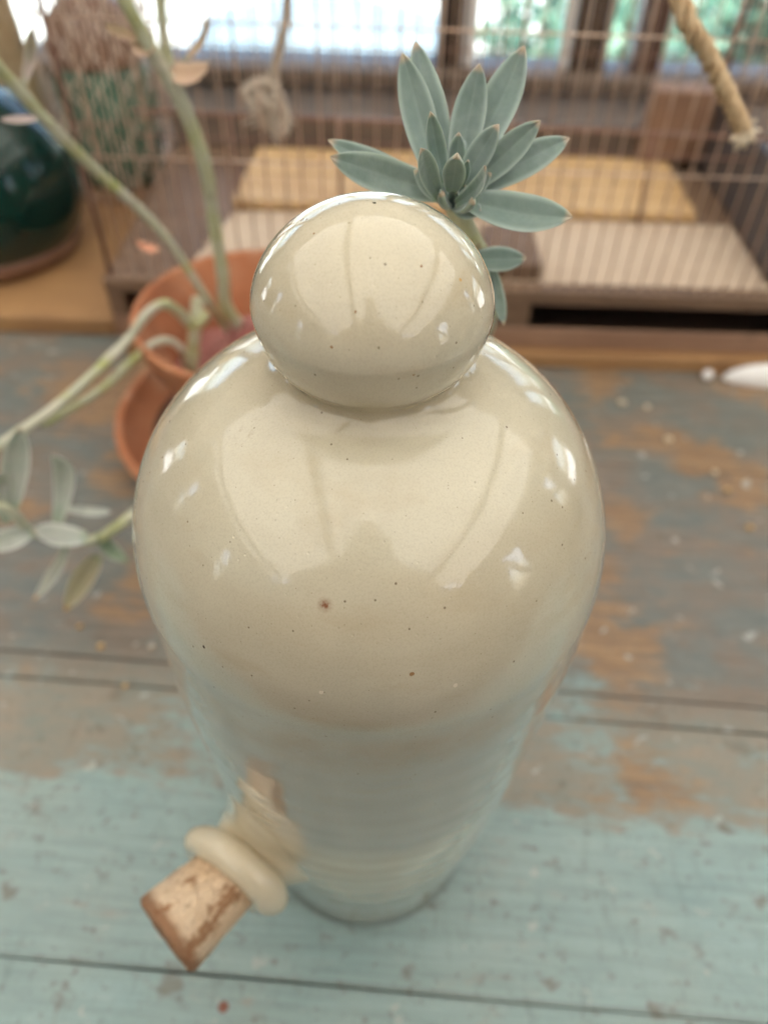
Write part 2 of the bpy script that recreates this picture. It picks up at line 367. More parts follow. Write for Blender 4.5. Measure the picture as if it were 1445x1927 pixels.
M['stem'] = (lambda s: (s.set(Base_Color=s.mix(s.ramp(s.noise(55, 4, .6), [(.35, 0), (.65, 1)]), (.50, .51, .38), s.mix(s.ramp(s.noise(30, 2, .5), [(.45, 0), (.6, 1)]), (.42, .44, .17), (.56, .54, .43))), Roughness=.75), s.bump(s.noise(240, 4, .6), .6, .0010), s.l(s.mix(s.ramp(s.noise(85, 3, .6), [(.60, 0), (.68, .65)]), s.b.inputs['Base Color'].links[0].from_socket, (.27, .19, .12)), s.b.inputs['Base Color']))[0].m)(NB('felted_stem'))
M['leaf'] = leaf_mat('glaucous_leaf', (.150, .210, .190), (.235, .300, .270), (.52, .40, .30))
M['pale'] = leaf_mat('pale_leaf', (.38, .40, .35), (.46, .47, .42), (.50, .38, .30), .3)
M['yellow'] = leaf_mat('yellowed_leaf', (.42, .36, .22), (.46, .42, .30), (.55, .30, .08), .2)
M['tip'] = leaf_mat('orange_tipped_leaf', (.38, .40, .34), (.45, .44, .36), (.60, .32, .12), .2)
M['green'] = leaf_mat('green_leaf', (.15, .20, .13), (.21, .26, .18), (.14, .17, .04), .2)
M['dry'] = leaf_mat('dried_leaf', (.43, .29, .20), (.50, .35, .25), (.24, .12, .06), .1)
M['pink'] = leaf_mat('pinkish_leaf', (.42, .33, .31), (.48, .38, .35), (.45, .25, .20), .2)
M['orange'] = leaf_mat('orange_dried_leaf', (.60, .25, .15), (.62, .30, .20), (.5, .2, .1), .1)
M['grit'] = simple('red_grit', (.36, .12, .10), .9, (.26, .10, .085), 60, .6)
M['gritpink'] = simple('pink_grit', (.50, .25, .22), .9, (.38, .15, .13), 60, .4)
M['crumb'] = simple('pale_crumb', (.66, .60, .48), .6, (.60, .46, .28), 300, 0)
M['ochrecrumb'] = simple('ochre_crumb', (.58, .40, .20), .6, (.50, .33, .15), 300, 0)
M['white'] = simple('white_enamel', (.88, .87, .85), .25, (.84, .83, .80), 20)
M['paving'] = simple('pale_paving', (.60, .62, .60), .8, (.52, .54, .52), 3)
M['tarp'] = simple('blue_grey_tarpaulin', (.22, .30, .36), .5, (.17, .24, .30), 5)
M['floor'] = wood_mat('floor_boards', (.12, .09, .075), (.17, .125, .10), (.09, .065, .05))
M['hedge'] = (lambda s: s.set(Base_Color=s.mix(s.n('ShaderNodeObjectInfo').outputs['Random'], s.mix(s.ramp(s.noise(5, 3, .6), [(.4, 0), (.6, 1)]), (.035, .12, .075), (.10, .24, .15)), (.09, .20, .17)), Roughness=.5).m)(NB('hedge_leaf'))

# ------------------------------------------------------------------ measured points, metres
ROSETTE=[
((0.0159,0.0588,0.3219),(0.0055,0.0758,0.3491),0.0091),
((0.0191,0.0630,0.3225),(0.0088,0.0843,0.3496),0.0095),
((0.0184,0.0528,0.3230),(0.0129,0.0503,0.3431),0.0052),
((0.0223,0.0630,0.3211),(0.0273,0.0758,0.3471),0.0092),
((0.0253,0.0630,0.3230),(0.0399,0.0800,0.3505),0.0110),
((0.0216,0.0579,0.3217),(0.0217,0.0587,0.3349),0.0048),
((0.0235,0.0562,0.3217),(0.0319,0.0545,0.3388),0.0068),
((0.0255,0.0562,0.3202),(0.0439,0.0588,0.3386),0.0078),
((0.0273,0.0588,0.3187),(0.0546,0.0672,0.3313),0.0086),
((0.0243,0.0528,0.3186),(0.0541,0.0418,0.3187),0.0105),
((0.0216,0.0485,0.3189),(0.0282,0.0332,0.3363),0.0048),
((0.0204,0.0486,0.3227),(0.0204,0.0418,0.3354),0.0060),
((0.0233,0.0528,0.3224),(0.0243,0.0502,0.3309),0.0027),
((0.0170,0.0485,0.3208),(0.0104,0.0358,0.3394),0.0057),
((0.0188,0.0545,0.3192),(-0.0141,0.0545,0.3286),0.0097),
((0.0150,0.0630,0.3177),(-0.0158,0.0715,0.3265),0.0069),
((0.0211,0.0545,0.3170),(0.0295,0.0503,0.3157),0.0069),
((0.0285,0.0630,0.2943),(0.0470,0.0630,0.2954),0.0078),
((0.0363,0.0630,0.2927),(0.0417,0.0545,0.2762),0.0059),
]
STEMS={
 'A':([(-0.1114,0.3100,0.1219),(-0.1091,0.3050,0.1474),(-0.1086,0.3000,0.1837),(-0.1070,0.2900,0.2277),(-0.1115,0.2800,0.2629),(-0.1178,0.2700,0.2865),(-0.1221,0.2650,0.3020),(-0.1262,0.2600,0.3164),(-0.1296,0.2600,0.3289)],0.0056,0.0041),
 'A2':([(-0.1103,0.2800,0.2616),(-0.1149,0.2800,0.2811),(-0.1156,0.2800,0.2983),(-0.1134,0.2800,0.3211)],0.0030,0.0026),
 'B':([(-0.1244,0.3100,0.1278),(-0.1367,0.3000,0.1683),(-0.1490,0.2900,0.1975),(-0.1643,0.2700,0.2312),(-0.1733,0.2500,0.2610),(-0.1782,0.2400,0.2782),(-0.1822,0.2300,0.2941),(-0.1850,0.2200,0.3098)],0.0034,0.0041),
 'C':([(-0.1220,0.3000,0.1214),(-0.1322,0.2950,0.1136),(-0.1382,0.2900,0.1271),(-0.1444,0.2800,0.1403),(-0.1535,0.2700,0.1391),(-0.1673,0.2600,0.1249),(-0.1832,0.2350,0.1171),(-0.2057,0.2100,0.1061),(-0.2297,0.1800,0.1014),(-0.2488,0.1700,0.0915)],0.0041,0.0037),
 'D':([(-0.1411,0.2900,0.0832),(-0.1414,0.2850,0.1025),(-0.1496,0.2800,0.1121),(-0.1623,0.2700,0.1099),(-0.1857,0.2500,0.0951),(-0.1979,0.2300,0.0947),(-0.2135,0.2050,0.0969)],0.0034,0.0030),
 'E':([(-0.1292,0.3100,0.1276),(-0.1328,0.3020,0.1112),(-0.1383,0.2960,0.0836),(-0.1464,0.2900,0.0439)],0.0045,0.0045),
 'F':([(-0.1313,0.1900,0.0682),(-0.1472,0.1500,0.0758),(-0.1564,0.1400,0.0735),(-0.1672,0.1350,0.0691),(-0.1805,0.1300,0.0727),(-0.1966,0.1250,0.0860),(-0.1994,0.1200,0.1087),(-0.2112,0.1200,0.1165)],0.0034,0.0023),
 'G':([(0.0215,0.0560,0.3166),(0.0259,0.0620,0.3062),(0.0342,0.0750,0.2880),(0.0443,0.1100,0.2509),(0.0458,0.1800,0.1830),(-0.0062,0.2400,0.1201),(-0.0820,0.2900,0.1078)],0.0034,0.0037),
}
LEAVES=[
((-0.1078,0.2800,0.2851),(-0.0887,0.2750,0.3095),0.0049,'dry'),
((-0.1187,0.2750,0.2830),(-0.0908,0.2700,0.2848),0.0126,'dry'),
((-0.1236,0.2650,0.2985),(-0.1390,0.2600,0.3055),0.0052,'dry'),
((-0.1264,0.2680,0.3011),(-0.1188,0.2620,0.2924),0.0116,'dry'),
((-0.1776,0.2400,0.2842),(-0.1633,0.2350,0.3108),0.0055,'pink'),
((-0.1722,0.2350,0.2710),(-0.1875,0.2250,0.2733),0.0036,'pink'),
((-0.1727,0.2550,0.2512),(-0.1650,0.2500,0.2690),0.0050,'pink'),
((-0.1830,0.1300,0.0879),(-0.1659,0.1300,0.1476),0.0116,'pale'),
((-0.2024,0.1250,0.1033),(-0.1870,0.1400,0.1526),0.0137,'pale'),
((-0.1628,0.1200,0.0877),(-0.1862,0.1100,0.1031),0.0153,'pale'),
((-0.1863,0.1450,0.0853),(-0.1531,0.1400,0.0875),0.0050,'pale'),
((-0.1805,0.1250,0.0728),(-0.2092,0.1200,0.0294),0.0070,'tip'),
((-0.1664,0.1300,0.0604),(-0.1974,0.1250,0.0122),0.0125,'yellow'),
((-0.1644,0.1350,0.0740),(-0.1507,0.1300,0.0546),0.0089,'green'),
((-0.1931,0.1200,0.0917),(-0.2174,0.1100,0.0884),0.0119,'pale'),
((-0.2045,0.1200,0.0978),(-0.1978,0.1250,0.1358),0.0098,'pale'),
((-0.1503,0.3100,0.1626),(-0.1652,0.3100,0.1677),0.0056,'orange'),
]
MARKS=[
((-0.0088,-0.0604,0.2747),0.00097,'r'),
((-0.0284,-0.0351,0.2910),0.00040,'k'),
((-0.0085,-0.0450,0.2905),0.00036,'k'),
((-0.0198,-0.0448,0.2881),0.00032,'b'),
((0.0045,-0.0644,0.2686),0.00037,'k'),
((-0.0037,-0.0598,0.2762),0.00036,'k'),
((-0.0399,-0.0577,0.2525),0.00040,'k'),
((0.0229,-0.0665,0.2522),0.00052,'w'),
((-0.0095,-0.0696,0.2524),0.00045,'w'),
((0.0120,-0.0676,0.2583),0.00050,'b'),
((0.0510,-0.0304,0.2771),0.00067,'b'),
((0.0517,-0.0314,0.2756),0.00040,'b'),
((0.0523,-0.0325,0.2739),0.00047,'k'),
((0.0401,-0.0389,0.2816),0.00051,'k'),
((0.0419,-0.0382,0.2806),0.00039,'b'),
((-0.0325,-0.0257,0.2934),0.00038,'b'),
((0.0377,-0.0264,0.2905),0.00034,'k'),
((-0.0160,0.0008,0.3362),0.00072,'b'),
((-0.0149,-0.0003,0.3369),0.00047,'b'),
((-0.0127,-0.0072,0.3370),0.00035,'b'),
((-0.0003,-0.0157,0.3363),0.00022,'k'),
((0.0107,-0.0152,0.3345),0.00034,'b'),
((-0.0031,-0.0244,0.3287),0.00038,'b'),
((-0.0079,-0.0274,0.3220),0.00034,'b'),
((0.0097,-0.0280,0.3158),0.00035,'b'),
((0.0195,-0.0129,0.3302),0.00042,'o'),
((0.0020,-0.0282,0.3226),0.00034,'g'),
((0.0334,0.0117,0.2962),0.00043,'k'),
((0.0089,-0.0281,0.3130),0.00035,'k'),
((-0.0007,-0.0564,0.2808),0.00036,'g'),
((0.0336,-0.0485,0.2776),0.00038,'g'),
]

# ================================================================== setting
box('ground', -300, 300, -300, 300, -1.2, -.80, M['paving'], kind='structure', bev=0)
box('veranda_floor', -2.6, 2.6, -3.2, 1.25, -.795, -.75, M['floor'], kind='structure', bev=0)

# ------------------------------------------------------------------ painted plank table
YAW = -.052
tb = thing('plank_table', 'long table of worn planks, pale teal paint flaking to bare wood, under everything', 'table', (0, 0, 0), YAW)
seams = [-.215, -.0788, .0700, .0880, .300, .520, .740, .960]
for i in range(len(seams) - 1):
    a, b = seams[i] + .0003, seams[i + 1] - .0003
    # outline with slightly wandering edges, cut into short lengths
    V, F = [], []; n = 60; rnd = random.Random(i)
    X = [-1.0 + 2.0 * k / n for k in range(n + 1)]
    for x in X:
        ea = a + .0007 * noise.noise(Vector((x * 7, a * 30, 0))); eb = b + .0007 * noise.noise(Vector((x * 7, b * 30, 5)))
        bv = .0004 + .0005 * abs(noise.noise(Vector((x * 16, a * 9, 2))))
        V += [(x, ea, -.03), (x, ea, -bv), (x, ea + bv, 0), (x, eb - bv, 0), (x, eb, -bv), (x, eb, -.03)]
    for k in range(n):
        for q in range(6):
            F.append((k * 6 + q, (k + 1) * 6 + q, (k + 1) * 6 + (q + 1) % 6, k * 6 + (q + 1) % 6))
    F += [tuple(range(6)), tuple(n * 6 + q for q in reversed(range(6)))]
    obj('plank', mesh('plank', V, F, M['plank']), tb)
for (x, y) in ((-.92, -.17), (.92, -.17), (-.92, .90), (.92, .90)): box('leg', x - .035, x + .035, y - .035, y + .035, -.75, -.031, M['brown'], tb)
box('apron', -.88, .88, -.19, -.165, -.13, -.031, M['brown'], tb); box('apron', -.88, .88, .895, .92, -.13, -.031, M['brown'], tb)

# ------------------------------------------------------------------ window wall behind the table
ww = thing('window_wall', 'veranda wall of mauve boards with a brown sill and dark window posts behind the cage', 'wall', (0, 1.1, -.75))
def wpart(name, x0, x1, y0, y1, z0, z1, m, bev=.002):
    o = box(name, x0, x1, y0 - 1.1, y1 - 1.1, z0 + .75, z1 + .75, m, ww, bev); return o
for k in range(26): wpart('wall_board', -2.6 + k * .2, -2.4006 + k * .2, 1.10, 1.13, -.75, .022, M['mauve'])
wpart('backing', -2.6, 2.6, 1.131, 1.136, -.75, .020, M['dark'])
wpart('sill', -2.6, 2.6, 1.075, 1.17, .0225, .044, M['sill'])
wpart('unseen_header', -2.6, 2.6, 1.10, 1.16, .62, .745, M['dark'])  # unseen; set low with the upper board to cut reflected sky
wpart('unseen_upper_board', -2.6, 2.6, 1.105, 1.135, .7455, 1.49, M['mauve'])
for (a, b, m) in ((-1.9, -1.84, 'dark'), (-1.1, -1.04, 'dark'), (-.62, -.575, 'redpost'), (.060, .099, 'dark'), (.258, .310, 'dark'), (.352, .389, 'redpost'), (.80, .85, 'dark'), (1.5, 1.55, 'dark')):
    wpart('post', a, b, 1.10, 1.155, .0445, .6195, M[m])
for (a, b) in ((.0995, .118), (.243, .2575)): wpart('window_frame', a, b, 1.105, 1.125, .0445, .6195, M['white'])
for (a, b) in ((-1.84, -1.1), (-1.04, -.62), (-.575, .06), (.118, .243), (.31, .352), (.389, .80), (.85, 1.5)):
    wpart('pane', a + .0005, b - .0005, 1.128, 1.131, .045, .619, M['pane'], 0)

# ------------------------------------------------------------------ garden outside, seen blurred through the panes
def leaf_cloud(name, blobs, n, size, m, seed):
    rnd = random.Random(seed); V, F = [], []
    for (c, r) in blobs:
        for _ in range(int(n * r[0] * r[1])):
            d = Vector((rnd.gauss(0, 1), rnd.gauss(0, 1), rnd.gauss(0, 1))).normalized() * rnd.random() ** .35
            p = Vector((c[0] + d.x * r[0], c[1] + d.y * r[1], c[2] + d.z * r[2]))
            a = Vector((rnd.uniform(-1, 1), rnd.uniform(-1, 1), rnd.uniform(-1, 1))).normalized(); b = a.orthogonal().normalized(); s = size * rnd.uniform(.6, 1.4); k = len(V)
            V += [p - a * s, p + b * s * .45, p + a * s, p - b * s * .45]; F.append((k, k + 1, k + 2, k + 3))
    return obj(name, mesh(name, V, F, m))
tag(leaf_cloud('hedge', [((1.9 + .5 * k, 4.2 + .3 * math.sin(k * 2), -.45 + .12 * math.sin(k)), (.5, .6, .5)) for k in range(7)], 9000, .045, M['hedge'], 1), 'bright green leafy hedge outside, seen through the right-hand windows', 'hedge', kind='stuff')
sh = leaf_cloud('shrub', [((.62, 3.1, -.5), (.32, .4, .32)), ((.95, 3.4, -.45), (.35, .4, .35))], 9000, .035, M['hedge'], 4)
tag(sh, 'light green shrub outside the narrow window between two dark posts', 'shrub', kind='stuff')
def tarp():
    V, F = [], []; n = 24
    for j in range(n + 1):
        for i in range(n + 1):
            u, v = i / n, j / n; x = -1.0 + 1.35 * u; y = 3.3 + 1.1 * v
            z = -.78 + .28 * math.sin(math.pi * min(1, max(0, u))) ** .4 * math.sin(math.pi * v) ** .5 + .02 * noise.noise(Vector((x * 5, y * 5, 0)))
            V.append((x, y, z))
    for j in range(n):
        for i in range(n): a = j * (n + 1) + i; F.append((a, a + 1, a + n + 2, a + n + 1))
    o = obj('tarpaulin', mesh('tarpaulin', V, F, M['tarp'], True)); return o
tag(tarp(), 'blue grey tarpaulin over a low heap outside, beyond the left windows', 'tarpaulin')

# ------------------------------------------------------------------ the board and what stands on it
ob = box('ochre_board', -.64, -.252, .448, .84, .0002, .018, M['board'], bev=.0015); tag(ob, 'thick ochre wooden board under the dark green demijohn', 'board')

dj = thing('demijohn', 'big dark green glass demijohn with a brown foot on the ochre board, left edge', 'bottle', (-.400, .574, .018))
V, F = lathe_data([(.060, .010), (.074, .012), (.084, .020), (.092, .036), (.0945, .062), (.092, .090), (.083, .116), (.064, .137), (.043, .149), (.028, .156), (.024, .17), (.024, .225), (.029, .228), (.029, .238), (.02, .240), (.018, .22)], 64)
sub(obj('glass_body', mesh('glass_body', V, F, M['greenglass'], True), dj))
V, F = lathe_data([(.0, .0004), (.070, .0004), (.078, .003), (.083, .012), (.0845, .022), (.080, .024)], 64); obj('foot', mesh('foot', V, F, M['brownglaze'], True), dj)

jr = thing('lidded_jar', 'green jar with a brown dome lid standing inside the wire netting cover', 'jar', (-.316, .748, .018))
V, F = lathe_data([(0, .0003), (.040, .0003), (.046, .006), (.052, .03), (.054, .08), (.052, .115), (.046, .132)], 40); sub(obj('body', mesh('body', V, F, M['greenpale'], True), jr))
V, F = lathe_data([(.050, .130), (.053, .134), (.052, .145), (.044, .172), (.028, .186), (.010, .190), (0.0005, .1905)], 40); sub(obj('lid', mesh('lid', V, F, M['brownglaze'], True), jr))

# netting cover: a dome of diamond wire over the jar
nc = thing('netting_cover', 'dome shaped cover of rusty diamond wire netting over the brown and green jar', 'wire cover', (-.316, .748, .018))
def dome_r(h): return .065 * (1 - max(0, (h - .10) / .135) ** 2.2) ** .5 if h < .2349 else .004
V, F = [], []
for s in (-1, 1):
    for k in range(14):
        a0 = 2 * math.pi * k / 14; path = []
        for q in range(30):
            h = .002 + .232 * q / 29; path.append((dome_r(h) * math.cos(a0 + s * q * .095), dome_r(h) * math.sin(a0 + s * q * .095), h))
        tube_data(path, .0010, 4, V, F, cap=False)
obj('netting', mesh('netting', V, F, M['net']), nc, kind='stuff')
V, F = tube_data([(.0655 * math.cos(t * math.pi / 24), .0655 * math.sin(t * math.pi / 24), .002) for t in range(49)], .0017, 6, cap=False); obj('hoop', mesh('hoop', V, F, M['rust'], True), nc)
V, F = tube_data([(.0660 * math.cos(t * math.pi / 24), .0660 * math.sin(t * math.pi / 24), .085) for t in range(49)], .0012, 6, cap=False); obj('hoop', mesh('hoop', V, F, M['rust'], True), nc)

# sack
def sack():
    V, F = [], []; nz, ns = 40, 48
    for i in range(nz + 1):
        h = i / nz; r = .041 * (1 - max(0, (h - .86) / .14) ** 2 * .8) * (1 + .08 * math.sin(h * 9)) * (min(1, .8 + h * 4))
        for k in range(ns):
            a = 2 * math.pi * k / ns; rr = r * (1 + .07 * math.sin(3 * a + h * 6) + .12 * noise.noise(Vector((math.cos(a) * 2, math.sin(a) * 2, h * 7))))
            V.append((rr * math.cos(a), rr * math.sin(a), h * .29))
    for i in range(nz):
        for k in range(ns): a = i * ns + k; b = i * ns + (k + 1) % ns; F.append((a, b, b + ns, a + ns))
    F.append(tuple(nz * ns + k for k in range(ns))); F.append(tuple(reversed(range(ns))))
    return mesh('hessian_sack', V, F, M['hessian'], True)
o = obj('hessian_sack', sack(), loc=(-.424, .732, .0182)); tag(o, 'upright straw coloured hessian sack in the top left corner beside the netting', 'sack')

# ------------------------------------------------------------------ terracotta saucer, pot
def pot_profile(r_top, r_bot, h, th, band, bandr):
    p = [(.0005, 0), (r_bot * .8, 0), (r_bot, .002)]
    z1 = h - band; r1 = r_bot + (r_top - bandr - r_bot) * z1 / h
    p += [(r1, z1 - .001), (r1 + bandr * .4, z1), (r1 + bandr, z1 + .001), (r_top - .0015, h - .003), (r_top - .0025, h), (r_top - th, h), (r_top - th - .0015, h - .003)]
    p += [(r1 - th, z1), (r_bot - th * .4, th * 1.5), (.0005, th * 1.4)]
    return p
V, F = lathe_data(pot_profile(.120, .096, .030, .0085, .010, .002), 96)
o = obj('saucer', mesh('saucer', V, F, M['terracotta'], True), loc=(-.090, .312, .0003)); m = o.modifiers.new('edge', 'BEVEL'); m.width = .0012; m.segments = 2; m.limit_method = 'ANGLE'; m.angle_limit = R(30)
sb = obj('dark_lining', mesh('dark_lining', *lathe_data([(.0005, .0128), (.0985, .0130), (.1103, .0268)], 64), M['darkclay'], True), o)  # darker clay lining over the saucer floor and inner wall
tag(o, 'wide orange terracotta saucer on the table, under the terracotta pot', 'saucer')
po = thing('terracotta_pot', 'orange terracotta pot of pink grit holding the silvery succulent, behind the stoneware bottle', 'flower pot', (-.093, .322, .0130))
V, F = lathe_data(pot_profile(.0905, .056, .100, .0065, .026, .004), 96)
o = obj('pot_wall', mesh('pot_wall', V, F, M['terracotta'], True), po); m = o.modifiers.new('edge', 'BEVEL'); m.width = .0012; m.segments = 2; m.limit_method = 'ANGLE'; m.angle_limit = R(30)
# soil with a heap of grit
V, F = [], []; nr, ns = 14, 48
def soil_h(x, y): return .048 + .046 * math.exp(-((x + .002) ** 2 + (y + .004) ** 2) / .0011) + .004 * noise.noise(Vector((x * 60, y * 60, 0)))
V.append((0, 0, soil_h(0, 0)))
for i in range(1, nr + 1):
    for k in range(ns): a = 2 * math.pi * k / ns; r = .0685 * i / nr; V.append((r * math.cos(a), r * math.sin(a), soil_h(r * math.cos(a), r * math.sin(a))))
for k in range(ns): F.append((0, 1 + k, 1 + (k + 1) % ns))
for i in range(nr - 1):
    for k in range(ns): a = 1 + i * ns + k; b = 1 + i * ns + (k + 1) % ns; F.append((a, a + ns, b + ns, b))
obj('soil', mesh('soil', V, F, M['grit'], True), po, kind='stuff')
rnd = random.Random(3); V, F = [], []
ICO = [(0, 0, 1), (.89, 0, .45), (.28, .85, .45), (-.72, .53, .45), (-.72, -.53, .45), (.28, -.85, .45), (.72, .53, -.45), (-.28, .85, -.45), (-.89, 0, -.45), (-.28, -.85, -.45), (.72, -.53, -.45), (0, 0, -1)]
ICF = [(0, 1, 2), (0, 2, 3), (0, 3, 4), (0, 4, 5), (0, 5, 1), (1, 6, 2), (2, 7, 3), (3, 8, 4), (4, 9, 5), (5, 10, 1), (6, 7, 2), (7, 8, 3), (8, 9, 4), (9, 10, 5), (10, 6, 1), (11, 7, 6), (11, 8, 7), (11, 9, 8), (11, 10, 9), (11, 6, 10)]
for _ in range(1500):
    r = .066 * math.sqrt(rnd.random()); a = rnd.uniform(0, 6.283); x, y = r * math.cos(a), r * math.sin(a); s = rnd.uniform(.0012, .0030); n0 = len(V)
    rot = Matrix.Rotation(rnd.uniform(0, 6), 3, Vector((rnd.random(), rnd.random(), rnd.random() + .1)).normalized())
    for v in ICO: q = rot @ Vector((v[0] * rnd.uniform(.7, 1.2), v[1], v[2] * .8)) * s; V.append((x + q.x, y + q.y, soil_h(x, y) + s * .5 + q.z))
    F += [tuple(n0 + q for q in f) for f in ICF]
obj('grit', mesh('grit', V, F, M['gritpink']), po, kind='stuff')

rnd = random.Random(12); V, F = [], []
for _ in range(70):
    a = rnd.uniform(0, 6.283); r = rnd.uniform(.062, .094); s = rnd.uniform(.0008, .0022); n0 = len(V)
    for v in ICO: V.append((r * math.cos(a) + v[0] * s, r * math.sin(a) + v[1] * s * rnd.uniform(.7, 1.2), .0136 + s * .6 + v[2] * s * .7))
    F += [tuple(n0 + q for q in f) for f in ICF]
tag(obj('spilt_grit', mesh('spilt_grit', V, F, M['gritpink']), None, (-.090, .312, .0003)), 'pink grit spilt in the terracotta saucer', 'grit', kind='stuff')

# ------------------------------------------------------------------ bird cage
cg = thing('bird_cage', 'large rusty wire bird cage on a brown wooden tray at the back of the table', 'bird cage', (0, .42, 0))
def cbox(name, x0, x1, y0, y1, z0, z1, m, par=None, bev=.001): return box(name, x0, x1, y0 - .42, y1 - .42, z0, z1, m, par or cg, bev)
XL, XR, YF, YB, ZT = -.243, .352, .428, .742, .43
cbox('base_board', -.235, .75, .418, .78, .0003, .0140, M['board'])
cbox('lower_rail', XL, .75, .4285, .4325, .0143, .0345, M['tan'])
cbox('tray_floor', XL + .012, .735, .433, .74, .0143, .0190, M['dark'])
for a, b in ((XL, -.228), (.1005, .1270), (.735, .75)): cbox('stile', a, b, .4290, .4405, .0347, .0588, M['brown'])
cbox('top_rail', XL, .75, .4270, .4400, .0590, .0720, M['brown'])
cbox('deck', XL + .001, .749, .4402, .7415, .0600, .0708, M['brown'])
cbox('side_board', XL, XL + .010, .441, .742, .0143, .0598, M['brown']); cbox('back_board', XL + .0105, .734, .7290, .7410, .0192, .0598, M['brown'])
# floor paper, left edge cut on the skew
V, F = [], []
P = [(-.176, .4425), (.333, .4425), (.3335, .562), (-.150, .562)]
for z in (.0709, .0716):
    V += [(x, y - .42, z) for x, y in P]
F = [(3, 2, 1, 0), (4, 5, 6, 7), (0, 1, 5, 4), (1, 2, 6, 5), (2, 3, 7, 6), (3, 0, 4, 7)]
tag(obj('floor_paper', mesh('floor_paper', V, F, M['paper']), cg), 'pale paper lining the cage floor')
for k in range(4):
    cbox('floor_slat', -.152 + .002 * k, .300, .5655 + k * .0335, .5980 + k * .0335, .0711, .0800 - .0006 * (k % 2), M['pine'])
cbox('back_rail', XL + .002, XR, .7185, .7280, .0711, .1040, M['sill'])
cbox('side_panel', .3375, .3450, .4450, .7180, .0711, .1450, M['slate'])
cbox('corner_box', .268, .334, .6900, .7180, .0803, .1500, M['tan'])
cbox('feeding_block', .0870, .1330, .4450, .5200, .0718, .0870, M['brown'])
# bars of the frame
def bar(name, p, q, r, m, sides=6): V, F = tube_data([(a[0], a[1] - .42, a[2]) for a in (p, q)], r, sides); return obj(name, mesh(name, V, F, m, True), cg)
for p, q in (((-.1426, .560, .0716), (-.1450, .560, .160)), ((-.046, .560, .0716), (-.046, .560, .160)), ((.242, .560, .0716), (.2349, .560, .155))): bar('frame_bar', p, q, .0018, M['rust'])
bar('frame_bar', (-.232, .562, .161), (.345, .562, .153), .0022, M['rust']); bar('frame_bar', (-.232, .563, .139), (.345, .563, .134), .0011, M['rust'])
for x in (XL + .006, XR - .003):
    for y in (YF + .006, YB - .006): bar('corner_post', (x, y, .072), (x, y, ZT), .0024, M['rust'])
for y in (YF + .006, YB - .006): bar('top_bar', (XL + .006, y, ZT), (XR - .003, y, ZT), .0022, M['rust'])
for x in (XL + .006, XR - .003): bar('top_bar', (x, YF + .006, ZT), (x, YB - .006, ZT), .0022, M['rust'])
for y in (.50, .58, .66): bar('top_bar', (XL + .006, y, ZT), (XR - .003, y, ZT), .0015, M['rust'])
for z in (.1690, .2620, .355):
    bar('cross_wire', (XL + .006, YF + .0078, z + .002), (XR - .003, YF + .0078, z), .0009, M['wire']); bar('cross_wire', (XL + .006, YB - .0078, z), (XR - .003, YB - .0078, z), .0009, M['rust'])
wm = {}
for L_, nm in ((ZT - .0722, 'f'), (ZT - .1042, 'b')):
    V, F = tube_data([(0, 0, 0), (.0002, .0003, L_ * .5), (0, 0, L_)], .00075, 6); wm[nm] = mesh('wire', V, F, M['wire'], True)
nw = int((XR - XL - .02) / .0142)
rnd = random.Random(5)
for k in range(1, nw + 1):
    x = XL + .006 + k * .0142
    o = obj('wire', wm['f'], cg, (x, YF + .006 - .42, .0721)); o.rotation_euler = (rnd.uniform(-.004, .004), rnd.uniform(-.009, .009), rnd.uniform(0, 3))
    if not .262 < x < .34 or True:
        o = obj('wire', wm['b'], cg, (x, YB - .018 - .42, .1041)); o.rotation_euler = (rnd.uniform(-.004, .004), rnd.uniform(-.009, .009), rnd.uniform(0, 3))
for k in range(1, 20):
    y = YF + .006 + k * .0155
    obj('wire', wm['f'], cg, (XL + .006, y - .42, .0709))
    obj('wire', wm['f'], cg, (XR - .003, y - .42, .0709))

# ropes
def twisted(path, r, turns, m, name, parent=None):
    P = smooth_path(path, 16); L_ = sum((P[i + 1] - P[i]).length for i in range(len(P) - 1)); V, F = [], []
    for s in range(3):
        S = []; prev = None
        for i, p in enumerate(P):
            t = (P[min(i + 1, len(P) - 1)] - P[max(i - 1, 0)]).normalized()
            a = t.orthogonal().normalized() if prev is None else (prev - t * prev.dot(t)).normalized(); prev = a; b = t.cross(a)
            h = 2 * math.pi * (turns * i / (len(P) - 1) + s / 3); S.append(p + (a * math.cos(h) + b * math.sin(h)) * r * .60)
        tube_data(S, r * .46, 8, V, F)
    return obj(name, mesh(name, V, F, m, True), parent)
rp = thing('hemp_rope', 'twisted straw coloured rope hanging in front of the cage at right, with a frayed tip', 'rope', (.12, .41, .432))
def loc(pts, o): return [tuple(Vector(p) - o.location) for p in pts]
twisted(loc([(.100, .432, .437), (.099, .380, .431), (.104, .300, .392), (.1300, .2418, .3272), (.1486, .2418, .3065), (.1653, .2418, .2873), (.1776, .2418, .2729)], rp), .0046, 8, M['rope'], 'strands', rp)
V, F = [], []; rnd = random.Random(9); e = Vector((.1776, .2418, .2729)) - rp.location; dr = Vector((.6, 0, -.78))
for _ in range(110):
    d = (dr * rnd.uniform(.4, 1.1) + Vector((rnd.gauss(0, .45), rnd.gauss(0, .45), rnd.gauss(0, .45)))).normalized(); L_ = rnd.uniform(.005, .0095)
    tube_data([e - dr * .002 + Vector((rnd.gauss(0, .0015), rnd.gauss(0, .0015), rnd.gauss(0, .0015))), e + d * L_ * .5, e + d * L_ * .9 + Vector((0, 0, -.001)), e + d * L_ * .85 - Vector((0, 0, .0015))], .0007, 4, V, F)
tag(obj('frayed_end', mesh('frayed_end', V, F, M['ropeend'], True), rp), None)
cd = thing('knotted_cord', 'pale cord hanging inside the cage with a looped knot at its end', 'cord', (-.075, .50, ZT))
